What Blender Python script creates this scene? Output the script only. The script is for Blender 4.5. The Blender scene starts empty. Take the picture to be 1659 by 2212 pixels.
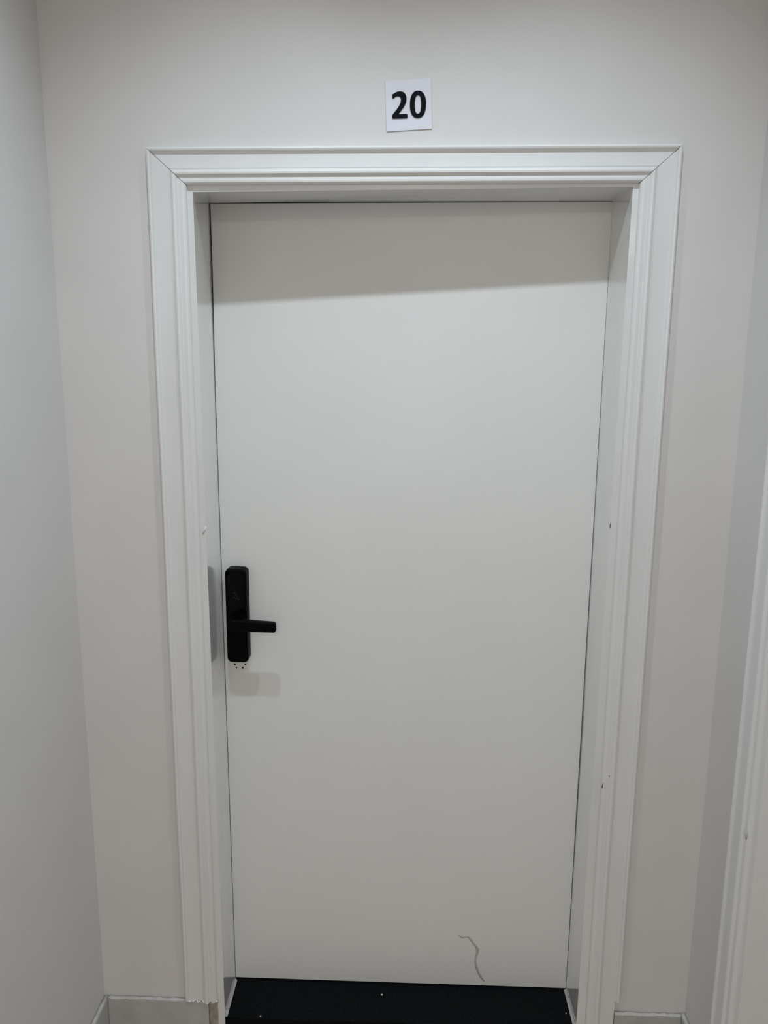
import bpy, bmesh, math, random
from mathutils import Matrix, Vector

random.seed(7)
scene = bpy.context.scene
COL = scene.collection

# ------------------------------------------------------------------ camera
cam_data = bpy.data.cameras.new('camera')
cam = bpy.data.objects.new('camera', cam_data)
COL.objects.link(cam)
R_ = Vector((0.99947958, 0.0314198, 0.00730461))
U_ = Vector((-0.01295178, 0.18348535, 0.98293712))
F_ = Vector((-0.0295434, 0.98252019, -0.1837968))
M = Matrix((R_, U_, -F_)).transposed().to_4x4()
M.translation = Vector((-0.0004, -1.6724, 1.6356))
cam.matrix_world = M
cam_data.sensor_fit = 'VERTICAL'
cam_data.sensor_height = 36.0
cam_data.lens = 1649.9 / 2212 * 36.0
cam_data.clip_start = 0.02
scene.camera = cam

# ------------------------------------------------------------------ world, exposure
world = bpy.data.worlds.new('world')
scene.world = world
world.use_nodes = True
world.node_tree.nodes['Background'].inputs[0].default_value = (0.02, 0.02, 0.02, 1)
world.node_tree.nodes['Background'].inputs[1].default_value = 0.1
vs = scene.view_settings
vs.view_transform = 'Standard'
vs.look = 'None'
vs.gamma = 1.0
vs.use_curve_mapping = False
vs.exposure = 0.07

# ------------------------------------------------------------------ lamp layout (door downlights and added corridor fill)
CEIL = 2.75
LAMP_COLOR = (0.85, 0.98, 1.09)
SPOTS = [(-0.27, -0.585, 27.0), (0.27, -0.585, 27.0)]          # small downlights before the door
CONE = math.radians(128)
BLEND = 1.0
FILL_COLOR = (1.0, 0.955, 0.89)
FILL_PANELS = [(0.0, -3.20, 3.0), (0.0, -4.30, 28.0)]            # unseen fill lamps added behind the camera to raise the ambient light

# ------------------------------------------------------------------ dimensions
XL, XR = -0.757, 0.7125        # side walls
YR = -5.0                      # end of the corridor behind the viewer
ZF = -0.035                    # corridor floor
HO = 0.4655                    # half width of the wall opening seen inside the casing
CO = 0.5448                    # half outer width of the casing


# ------------------------------------------------------------------ materials
def mat(name, color, rough=0.5, var=0.0, vscale=8.0, bump=0.0, bscale=200.0, coat=0.0,
        spec=0.5, color2=None, detail=4.0, stretch=(1, 1, 1), coat_rough=0.12):
    m = bpy.data.materials.new(name)
    m.use_nodes = True
    nt = m.node_tree
    b = nt.nodes['Principled BSDF']
    b.inputs['Base Color'].default_value = (*color, 1)
    b.inputs['Roughness'].default_value = rough
    b.inputs['Specular IOR Level'].default_value = spec
    b.inputs['Coat Weight'].default_value = coat
    b.inputs['Coat Roughness'].default_value = coat_rough
    tc = nt.nodes.new('ShaderNodeTexCoord')
    mp = nt.nodes.new('ShaderNodeMapping')
    mp.inputs['Scale'].default_value = stretch
    nt.links.new(tc.outputs['Object'], mp.inputs['Vector'])
    if var > 0 or color2:
        n = nt.nodes.new('ShaderNodeTexNoise')
        n.inputs['Scale'].default_value = vscale
        n.inputs['Detail'].default_value = detail
        nt.links.new(mp.outputs['Vector'], n.inputs['Vector'])
        r = nt.nodes.new('ShaderNodeValToRGB')
        c2 = color2 or tuple(max(0, c * (1 - var)) for c in color)
        r.color_ramp.elements[0].position = 0.35
        r.color_ramp.elements[1].position = 0.65
        r.color_ramp.elements[0].color = (*c2, 1)
        r.color_ramp.elements[1].color = (*color, 1)
        nt.links.new(n.outputs['Fac'], r.inputs['Fac'])
        nt.links.new(r.outputs['Color'], b.inputs['Base Color'])
    if bump > 0:
        n2 = nt.nodes.new('ShaderNodeTexNoise')
        n2.inputs['Scale'].default_value = bscale
        n2.inputs['Detail'].default_value = 5.0
        nt.links.new(mp.outputs['Vector'], n2.inputs['Vector'])
        bp = nt.nodes.new('ShaderNodeBump')
        bp.inputs['Strength'].default_value = bump
        bp.inputs['Distance'].default_value = 0.002
        nt.links.new(n2.outputs['Fac'], bp.inputs['Height'])
        nt.links.new(bp.outputs['Normal'], b.inputs['Normal'])
    return m


M_WALL = mat('wall_paint', (0.745, 0.722, 0.705), 0.55, var=0.03, vscale=5, bump=0.12, bscale=160)
M_CEIL = mat('ceiling_paint', (0.84, 0.83, 0.81), 0.7, bump=0.05)
M_TRIM = mat('trim_gloss_paint', (0.82, 0.815, 0.803), 0.3, var=0.03, vscale=14, bump=0.10, bscale=60,
             coat=0.5, stretch=(1, 1, 0.25), coat_rough=0.3)
M_JAMB = mat('jamb_gloss_paint', (0.82, 0.815, 0.795), 0.12, var=0.03, vscale=14, bump=0.015, bscale=30,
             coat=1.0, spec=0.8)
M_LEAF = mat('door_paint', (0.83, 0.83, 0.808), 0.42, var=0.02, vscale=4, bump=0.05, bscale=220)
M_TILE = mat('grey_tile', (0.52, 0.515, 0.49), 0.35, vscale=18, color2=(0.45, 0.44, 0.42))
M_CAULK = mat('white_caulk', (0.64, 0.625, 0.60), 0.5, var=0.2, vscale=40)
M_BLACK_STONE = mat('black_granite', (0.0025, 0.0035, 0.0045), 0.6, bump=0.05, bscale=300, spec=0.06,
                    color2=(0.007, 0.008, 0.009), vscale=160)
M_FLOOR = mat('beige_floor_tile', (0.50, 0.43, 0.375), 0.35, color2=(0.44, 0.375, 0.325), vscale=6)
M_GROUT = mat('grout', (0.30, 0.28, 0.26), 0.9)
M_LOCK = mat('lock_black_plastic', (0.0010, 0.0011, 0.0014), 0.5, spec=0.07)
M_GLASS = mat('lock_black_glass', (0.0010, 0.0012, 0.0016), 0.15, spec=0.12)
M_SMUDGE = mat('finger_smudge', (0.022, 0.025, 0.028), 0.55, spec=0.15, vscale=120, color2=(0.010, 0.012, 0.014))
M_PAPER = mat('sign_paper', (0.78, 0.78, 0.84), 0.6, spec=0.3)
M_INK = mat('black_ink', (0.008, 0.009, 0.012), 0.8, spec=0.08)
M_DARK = mat('dark_hole', (0.02, 0.018, 0.015), 0.9)
M_CHIP = mat('chipped_paint', (0.10, 0.095, 0.085), 0.8)
M_MARK = mat('scuff', (0.46, 0.44, 0.41), 0.6, vscale=60, color2=(0.54, 0.53, 0.50))
M_MORTAR = mat('mortar', (0.44, 0.40, 0.35), 0.9, vscale=70, color2=(0.33, 0.29, 0.24), bump=0.5, bscale=90)
M_METAL = mat('white_metal', (0.75, 0.75, 0.74), 0.35)
M_CRUMB = mat('plaster_crumb', (0.75, 0.75, 0.74), 0.8)
M_LENS = bpy.data.materials.new('lamp_lens')
M_LENS.use_nodes = True
_b = M_LENS.node_tree.nodes['Principled BSDF']
_b.inputs['Emission Color'].default_value = (*LAMP_COLOR, 1)
_b.inputs['Emission Strength'].default_value = 3.0


# ------------------------------------------------------------------ helpers
def obj(name, bm, m, parent=None, smooth=False):
    bmesh.ops.recalc_face_normals(bm, faces=bm.faces)
    me = bpy.data.meshes.new(name)
    bm.to_mesh(me)
    bm.free()
    if smooth:
        for p in me.polygons:
            p.use_smooth = True
    me.materials.append(m)
    o = bpy.data.objects.new(name, me)
    COL.objects.link(o)
    if parent:
        o.parent = parent
        o.matrix_parent_inverse = parent.matrix_world.inverted()
    return o


def empty(name, loc=(0, 0, 0)):
    o = bpy.data.objects.new(name, None)
    o.empty_display_size = 0.05
    o.location = loc
    COL.objects.link(o)
    bpy.context.view_layer.update()
    return o


def tag(o, label=None, cat=None, group=None, kind=None):
    if label: o['label'] = label
    if cat: o['category'] = cat
    if group: o['group'] = group
    if kind: o['kind'] = kind
    return o


def hexa(bm, c):
    """8 corners: 4 of one end then the matching 4 of the other end"""
    v = [bm.verts.new(p) for p in c]
    for f in ((0, 1, 2, 3), (7, 6, 5, 4), (0, 4, 5, 1), (1, 5, 6, 2), (2, 6, 7, 3), (3, 7, 4, 0)):
        bm.faces.new([v[i] for i in f])
    return v


def box(bm, x0, x1, y0, y1, z0, z1):
    return hexa(bm, [(x0, y0, z0), (x1, y0, z0), (x1, y1, z0), (x0, y1, z0),
                     (x0, y0, z1), (x1, y0, z1), (x1, y1, z1), (x0, y1, z1)])


def bevel_all(bm, w, seg=2):
    bmesh.ops.bevel(bm, geom=list(bm.edges), offset=w, segments=seg, affect='EDGES', profile=0.5)


def box_obj(name, dims, m, parent=None, bev=0.0):
    bm = bmesh.new()
    box(bm, *dims)
    if bev: bevel_all(bm, bev)
    return obj(name, bm, m, parent)


def rounded_outline(w, h, r, n=8):
    pts = []
    for cx, cz, a0 in ((w/2-r, h/2-r, 0), (-w/2+r, h/2-r, 90), (-w/2+r, -h/2+r, 180), (w/2-r, -h/2+r, 270)):
        for i in range(n + 1):
            a = math.radians(a0 + 90 * i / n)
            pts.append((cx + r * math.cos(a), cz + r * math.sin(a)))
    return pts


def rounded_slab(bm, w, h, depth, r, edge, tf, n=8, seg=5):
    """rounded rectangle in x/z, back at y=0 and front at y=-depth with a rounded front edge"""
    layers = [(0.0, 0.0), (0.0, depth - edge)]
    for i in range(1, seg + 1):
        a = math.pi / 2 * i / seg
        layers.append((edge * (1 - math.cos(a)), depth - edge + edge * math.sin(a)))
    loops = []
    for ins, d in layers:
        o = rounded_outline(w - 2*ins, h - 2*ins, max(r - ins, 0.0005), n)
        loops.append([bm.verts.new(tf((x, -d, z))) for x, z in o])
    for a, b in zip(loops, loops[1:]):
        for i in range(len(a)):
            j = (i + 1) % len(a)
            bm.faces.new((a[i], a[j], b[j], b[i]))
    bm.faces.new(loops[0])
    bm.faces.new(loops[-1])


def prism(bm, outline, y0, y1, tf=lambda p: p, holes=None):
    a = [bm.verts.new(tf((x, y0, z))) for x, z in outline]
    b = [bm.verts.new(tf((x, y1, z))) for x, z in outline]
    n = len(a)
    for i in range(n):
        j = (i + 1) % n
        bm.faces.new((a[i], a[j], b[j], b[i]))
    bm.faces.new(a)
    bm.faces.new(b)


def ring_prism(bm, outer, inner, y0, y1, tf):
    L = [[bm.verts.new(tf((x, y, z))) for x, z in o] for o in (outer, inner) for y in (y0, y1)]
    n = len(outer)
    for i in range(n):
        j = (i + 1) % n
        bm.faces.new((L[0][i], L[0][j], L[2][j], L[2][i]))
        bm.faces.new((L[1][i], L[1][j], L[3][j], L[3][i]))
        bm.faces.new((L[0][i], L[0][j], L[1][j], L[1][i]))
        bm.faces.new((L[2][i], L[2][j], L[3][j], L[3][i]))


def tube(bm, pts, radii, n=8, flat=1.0):
    """tube along x/z polyline (3D points); flat squashes it in y"""
    rings = []
    for i, p in enumerate(pts):
        p = Vector(p)
        t = (Vector(pts[min(i+1, len(pts)-1)]) - Vector(pts[max(i-1, 0)])).normalized()
        s = t.cross(Vector((0, 1, 0)))
        s = s.normalized() if s.length > 1e-6 else Vector((1, 0, 0))
        w = s.cross(t).normalized()
        r = radii[i] if isinstance(radii, (list, tuple)) else radii
        rings.append([bm.verts.new(p + s * r * math.cos(2*math.pi*k/n) + w * r * flat * math.sin(2*math.pi*k/n))
                      for k in range(n)])
    for a, b in zip(rings, rings[1:]):
        for k in range(n):
            bm.faces.new((a[k], a[(k+1) % n], b[(k+1) % n], b[k]))
    bm.faces.new(rings[0])
    bm.faces.new(rings[-1])


# ------------------------------------------------------------------ the setting
def struct(o, label):
    return tag(o, label, kind='structure')


# back wall with the opening of the door
bm = bmesh.new()
box(bm, XL - .15, -HO, 0, .22, ZF, 2.02)
box(bm, HO, XR + .15, 0, .22, ZF, 2.02)
box(bm, XL - .15, XR + .15, 0, .22, 2.02, CEIL)
struct(obj('wall_back', bm, M_WALL), 'pale grey painted wall around the white door')

bm = bmesh.new()
box(bm, XL - .15, XL, YR, 0, ZF, CEIL)
struct(obj('wall_left', bm, M_WALL), 'plain pale grey painted side wall with a grey skirting')

Y2C = -0.715                   # centre of the second doorway in the right wall
bm = bmesh.new()
box(bm, XR, XR + .15, Y2C + HO, 0, ZF, 2.02)
box(bm, XR, XR + .15, YR, Y2C - HO, ZF, 2.02)
box(bm, XR, XR + .15, YR, 0, 2.02, CEIL)
struct(obj('wall_right', bm, M_WALL), 'pale grey painted side wall holding another door frame')

bm = bmesh.new()
box(bm, XL - .15, XR + .15, YR - .15, YR, ZF, CEIL)
struct(obj('wall_front', bm, M_WALL), 'plain wall at the other end of the corridor')

bm = bmesh.new()
box(bm, XL - .15, XR + .3, YR - .15, .22, CEIL, CEIL + .12)
ceiling = struct(obj('ceiling', bm, M_CEIL), 'white ceiling with recessed lamps')

floor = struct(box_obj('floor', (XL - .15, XR + .3, YR - .15, 0, ZF - .08, ZF - .004), M_GROUT),
               'light beige tiled corridor floor')
tw = .3
x = XL + .003
while x < XR - .02:
    y = -.003
    while y > YR + .02:
        box_obj('floor_tile', (x, min(x + tw - .003, XR - .002), max(y - tw + .003, YR), y, ZF - .0045, ZF), M_FLOOR, floor)
        y -= tw
    x += tw

# black stone threshold inside the doorway
bm = bmesh.new()
hexa(bm, [(-.4485, .001, ZF - .01), (.4430, .001, ZF - .01), (.4440, .215, ZF - .01), (-.4500, .215, ZF - .01),
          (-.4485, .001, 0), (.4430, .001, 0), (.4440, .215, 0), (-.4500, .215, 0)])
bevel_all(bm, .0015, 2)
struct(obj('floor_threshold', bm, M_BLACK_STONE), 'black stone threshold under the white door')

# ------------------------------------------------------------------ door casing (mitred profile)
PROFILE = [(0, 0), (0, .0125), (.0015, .0155), (.0045, .017), (.0075, .016), (.0092, .0125), (.0098, .0112),
           (.0115, .0112), (.0122, .0102), (.0135, .0095), (.030, .0100), (.0445, .0110), (.0468, .0098),
           (.0485, .0125), (.0505, .0165), (.0545, .0185), (.0585, .0180), (.0612, .0152), (.0620, .0130),
           (.0635, .0125), (.0715, .0135), (.0755, .0130), (.0785, .0105), (.0798, .0060), (.0798, 0)]


def sweep(bm, a, b):
    va = [bm.verts.new(p) for p in a]
    vb = [bm.verts.new(p) for p in b]
    n = len(va)
    for i in range(n):
        j = (i + 1) % n
        bm.faces.new((va[i], va[j], vb[j], vb[i]))
    bm.faces.new(va)
    bm.faces.new(vb)


def casing(trim, tf, ztl, ztr, zbl, zbr, co=CO, wob=0.0, zs=1.0):
    g = .0004                                           # the open mitre joint
    bm = bmesh.new()
    sweep(bm, [tf(-co + u + g, h, ztl - u * zs + g) for u, h in PROFILE], [tf(co - u - g, h, ztr - u * zs + g) for u, h in PROFILE])
    obj('head_casing', bm, M_TRIM, trim)
    for s, zt, zb in ((-1, ztl, zbl), (1, ztr, zbr)):
        bm = bmesh.new()
        steps = 28
        rows = []
        notch = zb if isinstance(zb, tuple) else None      # (height of the cut in the outer bead, foot)
        ends = [zb[1] if notch else zb(u) if callable(zb) else zb for u, h in PROFILE]
        zstop = notch[0] if notch else max(ends) + .002
        for k in range(steps + 1):
            t = k / steps
            row = []
            for u, h in PROFILE:
                z0 = zt - u * zs - g
                z = z0 + (zstop - z0) * t
                w = wob * math.sin(z * 9 + s) * math.sin(z * 3.1)
                row.append(tf(s * (co - u) + (w if 0 < k < steps else 0), h, z))
            rows.append([bm.verts.new(p) for p in row])
        cut = [(max(u, .0116), min(h, .0100) if u < .0116 else h) for u, h in PROFILE] if notch else PROFILE
        if notch:
            rows.append([bm.verts.new(tf(s * (co - u - 1e-5 * i), h, zstop - .001)) for i, (u, h) in enumerate(cut)])
        rows.append([bm.verts.new(tf(s * (co - u - 1e-5 * i), h, e)) for i, ((u, h), e) in enumerate(zip(cut, ends))])
        n = len(PROFILE)
        for a, b in zip(rows, rows[1:]):
            for i in range(n):
                j = (i + 1) % n
                bm.faces.new((a[i], a[j], b[j], b[i]))
        bm.faces.new(rows[0])
        bm.faces.new(rows[-1])
        obj('side_casing', bm, M_TRIM, trim)


trim1 = struct(empty('trim_1', (0, 0, ZF)), 'white moulded casing and lining around the door numbered twenty')
ZTL, ZTR = 2.0790, 2.0838
casing(trim1, lambda x, h, z: (x, -h, z), ZTL, ZTR,
       lambda u: .0565 + .002 * math.sin(u * 310), (.095, ZF), wob=.0004, zs=.9)

# lining: two jambs and a head, a little out of square like the old frame
bm = bmesh.new()
hexa(bm, [(-HO, -.0015, ZF), (-.4480, -.0015, ZF), (-.4505, .21, ZF), (-HO, .21, ZF),
          (-HO, -.0015, 2.0135), (-.4535, -.0015, 2.0135), (-.4660, .21, 2.0135), (-HO - .012, .21, 2.0135)])
obj('jamb', bm, M_JAMB, trim1)
bm = bmesh.new()
hexa(bm, [(.4440, -.0015, ZF), (HO, -.0015, ZF), (HO, .21, ZF), (.4438, .21, ZF),
          (.4533, -.0015, 2.0135), (HO, -.0015, 2.0135), (HO, .21, 2.0135), (.4440, .21, 2.0135)])
obj('jamb', bm, M_JAMB, trim1)
bm = bmesh.new()
hexa(bm, [(-HO, -.0012, 1.9950), (-HO, -.0012, 2.0200), (-HO, .21, 2.0200), (-HO, .21, 2.0110),
          (HO, -.0012, 2.0055), (HO, -.0012, 2.0200), (HO, .21, 2.0200), (HO, .21, 2.0040)])
obj('head_jamb', bm, M_TRIM, trim1)

# caulk along the foot of both jambs
for xa, xb, s in ((-.4482, -.4492, 1), (.4436, .4438, -1)):
    bm = bmesh.new()
    sweep(bm, [(xa, .002, .0), (xa + s * .005, .002, .0), (xa, .002, .006)],
          [(xb, .122, .0), (xb + s * .005, .122, .0), (xb, .122, .006)])
    obj('caulk', bm, M_CAULK, trim1)

# paint drips where the left casing is cut above the skirting, bare mortar beside it
bm = bmesh.new()
pts, rad = [], []
for i in range(26):
    t = i / 25
    pts.append((-.545 + .082 * t, -.010 + .003 * math.sin(i * 1.7), .0555 + .0022 * math.sin(i * 1.1) - (.004 if 14 < i < 20 else 0)))
    rad.append(.0022 + .0012 * math.sin(i * 2.3))
tube(bm, pts, rad, 7)
obj('paint_drip', bm, M_TRIM, trim1, True)
bm = bmesh.new()
hexa(bm, [(-.4865, -.006, ZF), (-HO, -.004, ZF), (-HO, .004, ZF), (-.4865, .004, ZF),
          (-.4865, -.004, .054), (-HO, -.003, .054), (-HO, .004, .054), (-.4865, .004, .054)])
bmesh.ops.subdivide_edges(bm, edges=list(bm.edges), cuts=4, use_grid_fill=True)
for v in bm.verts:
    if v.co.y < 0: v.co.y += random.uniform(-.0015, .0015)
obj('mortar_fill', bm, M_MORTAR, trim1)


def flake(name, cx, y, cz, w, h, m, parent, tilt=0.0, nrm=(0, -1)):
    bm = bmesh.new()
    out = []
    for i in range(9):
        a = 2 * math.pi * i / 9
        k = random.uniform(.7, 1.1)
        out.append((w / 2 * k * math.cos(a), h / 2 * k * math.sin(a)))
    ct, st = math.cos(tilt), math.sin(tilt)
    prism(bm, out, 0, -.0006, lambda p: (cx + p[0]*ct - p[2]*st, y + p[1], cz + p[0]*st + p[2]*ct))
    return obj(name, bm, m, parent)


flake('paint_chip', .4503, -.0014, 1.299, .0028, .013, M_CHIP, trim1, -.1)
flake('paint_chip', .4676, -.0120, .678, .0026, .014, M_CHIP, trim1, -.1)
flake('paint_chip', .4815, -.0125, .703, .0030, .004, M_CHIP, trim1)
bm = bmesh.new()
tube(bm, [(-.4595, -.0025, 1.268), (-.4550, -.0030, 1.276), (-.4512, -.0020, 1.285)], [.0012, .0022, .0010], 7)
obj('paint_blob', bm, M_TRIM, trim1, True)

# second doorway in the right wall
trim2 = struct(empty('trim_2', (XR, Y2C, ZF)), 'white moulded casing of a doorway in the right wall')
casing(trim2, lambda x, h, z: (XR - h, Y2C + x, z), 2.081, 2.081, ZF, ZF)
for s in (-1, 1):
    bm = bmesh.new()
    box(bm, XR - .0012, XR + .15, *sorted((Y2C + s * .4515, Y2C + s * HO)), ZF, 2.0135)
    obj('jamb', bm, M_JAMB, trim2)
bm = bmesh.new()
box(bm, XR - .001, XR + .15, Y2C - HO, Y2C + HO, 1.9985, 2.02)
obj('head_jamb', bm, M_JAMB, trim2)
bm = bmesh.new()
tube(bm, [(XR - .0135, -.2445, .70), (XR - .0145, -.2450, .711), (XR - .0135, -.2455, .722)], [.001, .003, .001], 7)
obj('paint_blob', bm, M_MARK, trim2, True)
door2 = struct(empty('door_2', (XR + .125, Y2C, ZF)), 'plain white door leaf in the right wall')
box_obj('leaf', (XR + .105, XR + .145, Y2C - .448, Y2C + .448, ZF + .008, 1.995), M_LEAF, door2, .0015)

# ------------------------------------------------------------------ skirting tiles with a white caulk line
bb = struct(empty('baseboard_back', (0, 0, ZF)), 'grey tile skirting on the wall beside the door frame')
for x0, x1 in ((XL + .0125, -.4870), (CO - .0100, XR - .0125)):
    box_obj('skirting_tile', (x0, x1, -.012, 0, ZF, .0535), M_TILE, bb, .001)
for x0, x1 in ((XL + .012, -CO - .001), (CO - .009, XR - .012)):
    bm = bmesh.new()
    n = 30
    pts = [(x0 + (x1 - x0) * i / n, -.0065, .0548 + random.uniform(-.0008, .0008)) for i in range(n + 1)]
    tube(bm, pts, [random.uniform(.0026, .0042) for _ in pts], 8, 1.6)
    obj('caulk_line', bm, M_CAULK, bb, True)
for nm, xa, xb, y_end, lab in (('baseboard_left', XL, XL + .012, YR, 'grey tile skirting on the plain left wall'),
                               ('baseboard_right', XR - .012, XR, Y2C + CO + .001, 'short grey tile skirting beside the right doorway')):
    b2 = struct(empty(nm, ((xa + xb) / 2, -.1, ZF)), lab)
    y = -.0005
    while y > y_end + .01:
        box_obj('skirting_tile', (xa, xb, max(y - .6, y_end), y, ZF, .0535), M_TILE, b2, .001)
        y -= .6015
    bm = bmesh.new()
    n = 40
    L = max(y_end, -1.2)
    pts = [((xa + xb) / 2, -.001 + (L + .001) * i / n, .0548 + random.uniform(-.0006, .0006)) for i in range(n + 1)]
    rings = []
    for p in pts:
        r = random.uniform(.003, .0042)
        rings.append([bm.verts.new((p[0] + r * 1.5 * math.cos(2*math.pi*k/8), p[1], p[2] + r * math.sin(2*math.pi*k/8))) for k in range(8)])
    for a, b in zip(rings, rings[1:]):
        for k in range(8):
            bm.faces.new((a[k], a[(k+1) % 8], b[(k+1) % 8], b[k]))
    bm.faces.new(rings[0]); bm.faces.new(rings[-1])
    obj('caulk_line', bm, M_CAULK, b2, True)


# ------------------------------------------------------------------ the door
def leaf_y(x, z):
    """front face depth: the warped leaf sits deeper towards the lock side and the top"""
    t = (x + .4472) / (.4472 + .4420)
    return (.128 + .0225 * z) * (1 - t) + (.125 + .004 * z) * t


door1 = struct(empty('door_1', (0, .15, 0)), 'white flush door with a black electronic lock')
bm = bmesh.new()
NX, NZ = 12, 40
grid = []
for back in (0, 1):
    g2 = []
    for k in range(NZ + 1):
        t = k / NZ
        row = []
        for i in range(NX + 1):
            s = i / NX
            zz = 2.0 * t
            gap = .0003 + .0027 * max(0.0, min(1.0, (zz - 1.60) / .25))
            xl = -.4492 - .0151 * t + gap            # left jamb face at the depth of the leaf, less the gap
            xr = .4437 + .0040 * t - .0004
            x = xl + (xr - xl) * s
            z = .004 + ((2.0073 * (1 - s) + 2.0036 * s) - .004) * t
            row.append(bm.verts.new((x, leaf_y(x, z) + back * .04, z)))
        g2.append(row)
    grid.append(g2)
for g2 in grid:
    for k in range(NZ):
        for i in range(NX):
            bm.faces.new((g2[k][i], g2[k][i+1], g2[k+1][i+1], g2[k+1][i]))
A, B = grid
for i in range(NX):
    bm.faces.new((A[0][i], A[0][i+1], B[0][i+1], B[0][i]))
    bm.faces.new((A[NZ][i], A[NZ][i+1], B[NZ][i+1], B[NZ][i]))
for k in range(NZ):
    bm.faces.new((A[k][0], A[k+1][0], B[k+1][0], B[k][0]))
    bm.faces.new((A[k][NX], A[k+1][NX], B[k+1][NX], B[k][NX]))
leaf = obj('leaf', bm, M_LEAF, door1)

# electronic lock
LX, LZ = -.4160, 1.0335
LY = leaf_y(LX, LZ)
slope = (leaf_y(LX + .05, LZ) - leaf_y(LX - .05, LZ)) / .1


def lock_tf(p):
    return (LX + p[0], LY + p[1] + slope * p[0], LZ + p[2])


bm = bmesh.new()
rounded_slab(bm, .0535, .240, .033, .0125, .006, lock_tf)
lock = obj('lock_body', bm, M_LOCK, door1, False)
lock['label'] = 'black rounded lock body'
bm = bmesh.new()
rounded_slab(bm, .0400, .108, .0008, .008, .0004, lambda p: lock_tf((p[0], p[1] - .0328, p[2] + .058)))
tp = obj('touch_panel', bm, M_GLASS, lock)
tp['label'] = 'glossy black touch panel'
# greasy finger smudges on the panel
SM = [(-.0108, .0720, .0035, .0030, .3), (-.0025, .0600, .0110, .0030, -.1), (.0020, .0530, .0030, .0085, .5),
      (-.0020, .0480, .0140, .0035, -.35), (.0065, .0455, .0060, .0030, -.5)]
for cx, cz, w, h, tl in SM:
    bm = bmesh.new()
    out = [(w / 2 * math.cos(a) * random.uniform(.8, 1.15), h / 2 * math.sin(a) * random.uniform(.8, 1.15))
           for a in [2 * math.pi * i / 12 for i in range(12)]]
    ct, st = math.cos(tl), math.sin(tl)
    prism(bm, out, -.0336, -.03372, lambda p: lock_tf((cx + p[0]*ct - p[2]*st, p[1], cz + p[0]*st + p[2]*ct)))
    obj('finger_smudge', bm, M_SMUDGE, lock)
# lever: round hub, neck, tapering bar
bm = bmesh.new()
for r0, r1, y0, y1 in ((.0235, .0225, -.032, -.040), (.0115, .0115, -.040, -.070)):
    n = 28
    a = [bm.verts.new(lock_tf((r0*math.cos(2*math.pi*i/n), y0, -.010 + r0*math.sin(2*math.pi*i/n)))) for i in range(n)]
    b = [bm.verts.new(lock_tf((r1*math.cos(2*math.pi*i/n), y1, -.010 + r1*math.sin(2*math.pi*i/n)))) for i in range(n)]
    for i in range(n):
        bm.faces.new((a[i], a[(i+1) % n], b[(i+1) % n], b[i]))
    bm.faces.new(a); bm.faces.new(b)
obj('lever_hub', bm, M_LOCK, lock)


def lever_outline(ins):
    x0, x1 = -.013 + ins, .1050 - ins
    out = []
    hl, hr = .0150 - ins, .0125 - ins
    for i in range(13):
        a = -math.pi / 2 + math.pi * i / 12
        rr = .0062
        cz = (hr - rr)
        out.append((x1 - rr + rr * math.cos(a), (cz if a > 0 else -cz) + rr * math.sin(a)))
    for i in range(13):
        a = math.pi / 2 + math.pi * i / 12
        out.append((x0 + hl + hl * math.cos(a), hl * math.sin(a)))
    return out


bm = bmesh.new()
loops = []
for ins, d in ((.003, -.064), (.0, -.067), (.0, -.076), (.0008, -.0782), (.003, -.080)):
    loops.append([bm.verts.new(lock_tf((x, d, -.0075 + z - .03 * (x + .01)))) for x, z in lever_outline(ins)])
for a, b in zip(loops, loops[1:]):
    for i in range(len(a)):
        j = (i + 1) % len(a)
        bm.faces.new((a[i], a[j], b[j], b[i]))
bm.faces.new(loops[0]); bm.faces.new(loops[-1])
obj('lever', bm, M_LOCK, lock)['label'] = 'black lever handle'

# four old screw holes under the lock
for hx, hz, r in ((-.4304, .8972, .0026), (-.4040, .8977, .0021), (-.4268, .8886, .0022), (-.4108, .8889, .0026)):
    bm = bmesh.new()
    n = 12
    y0 = leaf_y(hx, hz)
    a = [(r * math.cos(2*math.pi*i/n), r * math.sin(2*math.pi*i/n)) for i in range(n)]
    prism(bm, a, .004, -.0003, lambda p: (hx + p[0], y0 + p[1], hz + p[2]))
    obj('screw_hole', bm, M_DARK, leaf)

# hairline scuff near the foot of the door
MK = [(.1519, .1533), (.1580, .1495), (.1643, .1467), (.1720, .1492), (.1790, .1486), (.1860, .1410), (.1918, .1322), (.1990, .1240),
      (.2047, .1130), (.2035, .1010), (.2004, .0902), (.1990, .0810), (.1997, .0732), (.2025, .0600), (.2066, .0479),
      (.2115, .0365), (.2172, .0268), (.2250, .0165)]
bm = bmesh.new()
tube(bm, [(x, leaf_y(x, z) - .0001, z) for x, z in MK],
     [1.7 * q for q in [.0006, .0012, .0016, .0008, .0013, .0015, .0015, .0015, .0022, .0019, .0015, .0013, .0015, .0017, .0017, .0016, .0015, .0007]], 6, .12)
obj('scuff_mark', bm, M_MARK, leaf, True)

# ------------------------------------------------------------------ number sign
SX, SZ, SA = -.0069, 2.1614, math.radians(2.3)
sign = tag(empty('number_sign', (SX, 0, SZ)), 'white square paper sign with black number 20 above the door', 'sign')


def sign_tf(p):
    x, y, z = p
    return (SX + x * math.cos(SA) - z * math.sin(SA), y, SZ + x * math.sin(SA) + z * math.cos(SA))


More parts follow.
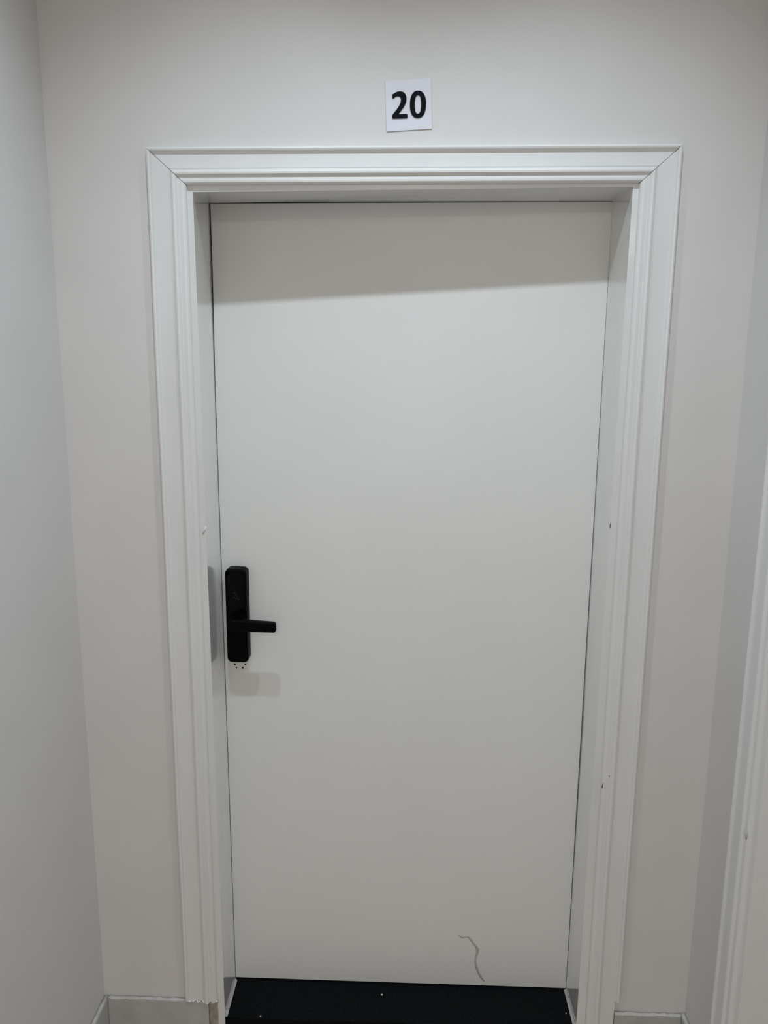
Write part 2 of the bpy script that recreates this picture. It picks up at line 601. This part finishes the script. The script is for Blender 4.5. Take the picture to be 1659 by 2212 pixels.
bm = bmesh.new()
N = 10
sheets = []
for back in (.0004, 0):
    sheets.append([[bm.verts.new(sign_tf((-.0462 + .0924 * i / N,
                                          -.0012 - .0006 * abs(2 * j / N - 1) ** 2 - .0004 * abs(2 * i / N - 1) ** 3 + back,
                                          -.0474 + .0948 * j / N + (.0015 * (i / N - .5) if j < N / 2 else 0))))
                    for i in range(N + 1)] for j in range(N + 1)])
for g2 in sheets:
    for j in range(N):
        for i in range(N):
            bm.faces.new((g2[j][i], g2[j][i+1], g2[j+1][i+1], g2[j+1][i]))
A, B = sheets
for i in range(N):
    bm.faces.new((A[0][i], A[0][i+1], B[0][i+1], B[0][i]))
    bm.faces.new((A[N][i], A[N][i+1], B[N][i+1], B[N][i]))
    bm.faces.new((A[i][0], A[i+1][0], B[i+1][0], B[i][0]))
    bm.faces.new((A[i][N], A[i+1][N], B[i+1][N], B[i][N]))
obj('paper', bm, M_PAPER, sign)

K = .0924 / 980                                      # metres per traced unit


def glyph(pts):
    ca, sa = math.cos(-SA), math.sin(-SA)
    out = []
    for px, py in pts:
        x, z = (px - 797) * K, -(py - 767) * K
        out.append((x * ca - z * sa, x * sa + z * ca))
    return out


def smooth_closed(pts, corners, n=4):
    """Catmull-Rom through a closed outline, keeping the listed corners sharp"""
    out = []
    m = len(pts)
    for i in range(m):
        p0, p1, p2, p3 = pts[i-1], pts[i], pts[(i+1) % m], pts[(i+2) % m]
        if i in corners: p0 = p1
        if (i + 1) % m in corners: p3 = p2
        for k in range(n):
            t = k / n
            out.append(tuple(.5 * (2*b + (c - a)*t + (2*a - 5*b + 4*c - d)*t*t + (3*b - a - 3*c + d)*t**3)
                             for a, b, c, d in zip(p0, p1, p2, p3)))
    return out


TWO = [(447, 566), (500, 532), (555, 509), (610, 502), (665, 511), (712, 542), (740, 592), (748, 650), (741, 706),
       (722, 758), (690, 815), (650, 868), (612, 915), (578, 957), (752, 950), (770, 960), (776, 990), (770, 1022), (754, 1031),
       (482, 1040), (458, 1035), (446, 1012), (449, 976), (478, 935), (530, 873), (578, 810), (611, 752), (628, 700),
       (629, 652), (612, 614), (578, 598), (540, 602), (500, 618), (463, 645), (450, 630), (446, 600)]
bm = bmesh.new()
prism(bm, glyph(smooth_closed(TWO, {0, 13, 14})), -.0022, -.0030, sign_tf)
obj('digit_two', bm, M_INK, sign)


def superellipse(cx, cy, a, b, e, n=48):
    o = []
    for i in range(n):
        t = 2 * math.pi * i / n
        c, s = math.cos(t), math.sin(t)
        o.append((cx + a * math.copysign(abs(c) ** (2/e), c), cy + b * math.copysign(abs(s) ** (2/e), s)))
    return o


bm = bmesh.new()
ring_prism(bm, glyph(superellipse(997, 759, 172, 270, 2.35)), glyph(superellipse(997, 761, 70, 186, 2.3)), -.0022, -.0030, sign_tf)
obj('digit_zero', bm, M_INK, sign)

# ------------------------------------------------------------------ plaster crumbs on the black threshold
for k, (cx, cy, r, lab) in enumerate(((-.0493, .0862, .0028, 'small white plaster crumb at the middle of the black threshold'),
                                      (-.3581, .0060, .0024, 'tiny white plaster crumb near the front edge of the black threshold'),
                                      (.4290, .0471, .0017, 'tiny white plaster crumb beside the hinge jamb on the black threshold'))):
    bm = bmesh.new()
    bmesh.ops.create_icosphere(bm, subdivisions=1, radius=r)
    for v in bm.verts:
        v.co *= random.uniform(.75, 1.15)
        v.co.z = max(v.co.z * .8, -r * .55)
    bmesh.ops.translate(bm, verts=bm.verts, vec=(cx, cy, r * .55))
    tag(obj('plaster_crumb', bm, M_CRUMB), lab, 'crumb')


# ------------------------------------------------------------------ recessed ceiling downlights, then the added fill panels
def downlight(x, y, power, side):
    t = tag(empty('recessed_downlight', (x, y, CEIL)), 'small round recessed downlight before the %s side of the numbered door' % side, 'lamp',
            'downlights before the numbered door')
    n = 36

    def ringpts(r, z): return [(x + r*math.cos(2*math.pi*i/n), y + r*math.sin(2*math.pi*i/n), z) for i in range(n)]
    bm = bmesh.new()
    prof = [(.040, CEIL - .001), (.041, CEIL - .006), (.046, CEIL - .008), (.052, CEIL - .006), (.055, CEIL - .001)]
    loops = [[bm.verts.new(p) for p in ringpts(r, z)] for r, z in prof]
    for a, b in zip(loops, loops[1:] + loops[:1]):
        for i in range(n):
            bm.faces.new((a[i], a[(i+1) % n], b[(i+1) % n], b[i]))
    obj('trim_ring', bm, M_METAL, t, True)
    bm = bmesh.new()
    a = [bm.verts.new(p) for p in ringpts(.0398, CEIL - .0012)]
    b = [bm.verts.new(p) for p in ringpts(.0398, CEIL - .0030)]
    for i in range(n):
        bm.faces.new((a[i], a[(i+1) % n], b[(i+1) % n], b[i]))
    bm.faces.new(a); bm.faces.new(b)
    obj('lens', bm, M_LENS, t)
    ld = bpy.data.lights.new('downlight_beam', 'SPOT')
    ld.energy = power
    ld.color = LAMP_COLOR
    ld.spot_size = CONE
    ld.spot_blend = BLEND
    ld.shadow_soft_size = .018
    lo = bpy.data.objects.new('downlight_beam', ld)
    COL.objects.link(lo)
    lo.location = (x, y, CEIL - .012)


def fill_panel_light(x, y, power, label):  # invented fixture and area light, brightens door and walls from behind the camera
    t = tag(empty('added_fill_panel', (x, y, CEIL)), label, 'lamp')
    n = 40

    def ringpts(r, z): return [(x + r*math.cos(2*math.pi*i/n), y + r*math.sin(2*math.pi*i/n), z) for i in range(n)]
    bm = bmesh.new()
    prof = [(.105, CEIL - .001), (.105, CEIL - .018), (.109, CEIL - .022), (.114, CEIL - .020), (.117, CEIL - .001)]
    loops = [[bm.verts.new(p) for p in ringpts(r, z)] for r, z in prof]
    for a, b in zip(loops, loops[1:] + loops[:1]):
        for i in range(n):
            bm.faces.new((a[i], a[(i+1) % n], b[(i+1) % n], b[i]))
    obj('frame', bm, M_METAL, t, True)
    bm = bmesh.new()
    a = [bm.verts.new(p) for p in ringpts(.1045, CEIL - .002)]
    b = [bm.verts.new(p) for p in ringpts(.1045, CEIL - .016)]
    for i in range(n):
        bm.faces.new((a[i], a[(i+1) % n], b[(i+1) % n], b[i]))
    bm.faces.new(a); bm.faces.new(b)
    obj('diffuser', bm, M_LENS, t)
    ld = bpy.data.lights.new('fill_glow', 'AREA')
    ld.shape = 'DISK'
    ld.size = .2
    ld.energy = power
    ld.color = FILL_COLOR
    lo = bpy.data.objects.new('fill_glow', ld)
    COL.objects.link(lo)
    lo.location = (x, y, CEIL - .024)


for a, side in zip(SPOTS, ('lock', 'hinge')):
    downlight(*a, side)
fill_panel_light(*FILL_PANELS[0], 'round ceiling panel lamp beside the side doorway')
fill_panel_light(*FILL_PANELS[1], 'added round fill panel near the plain end wall')
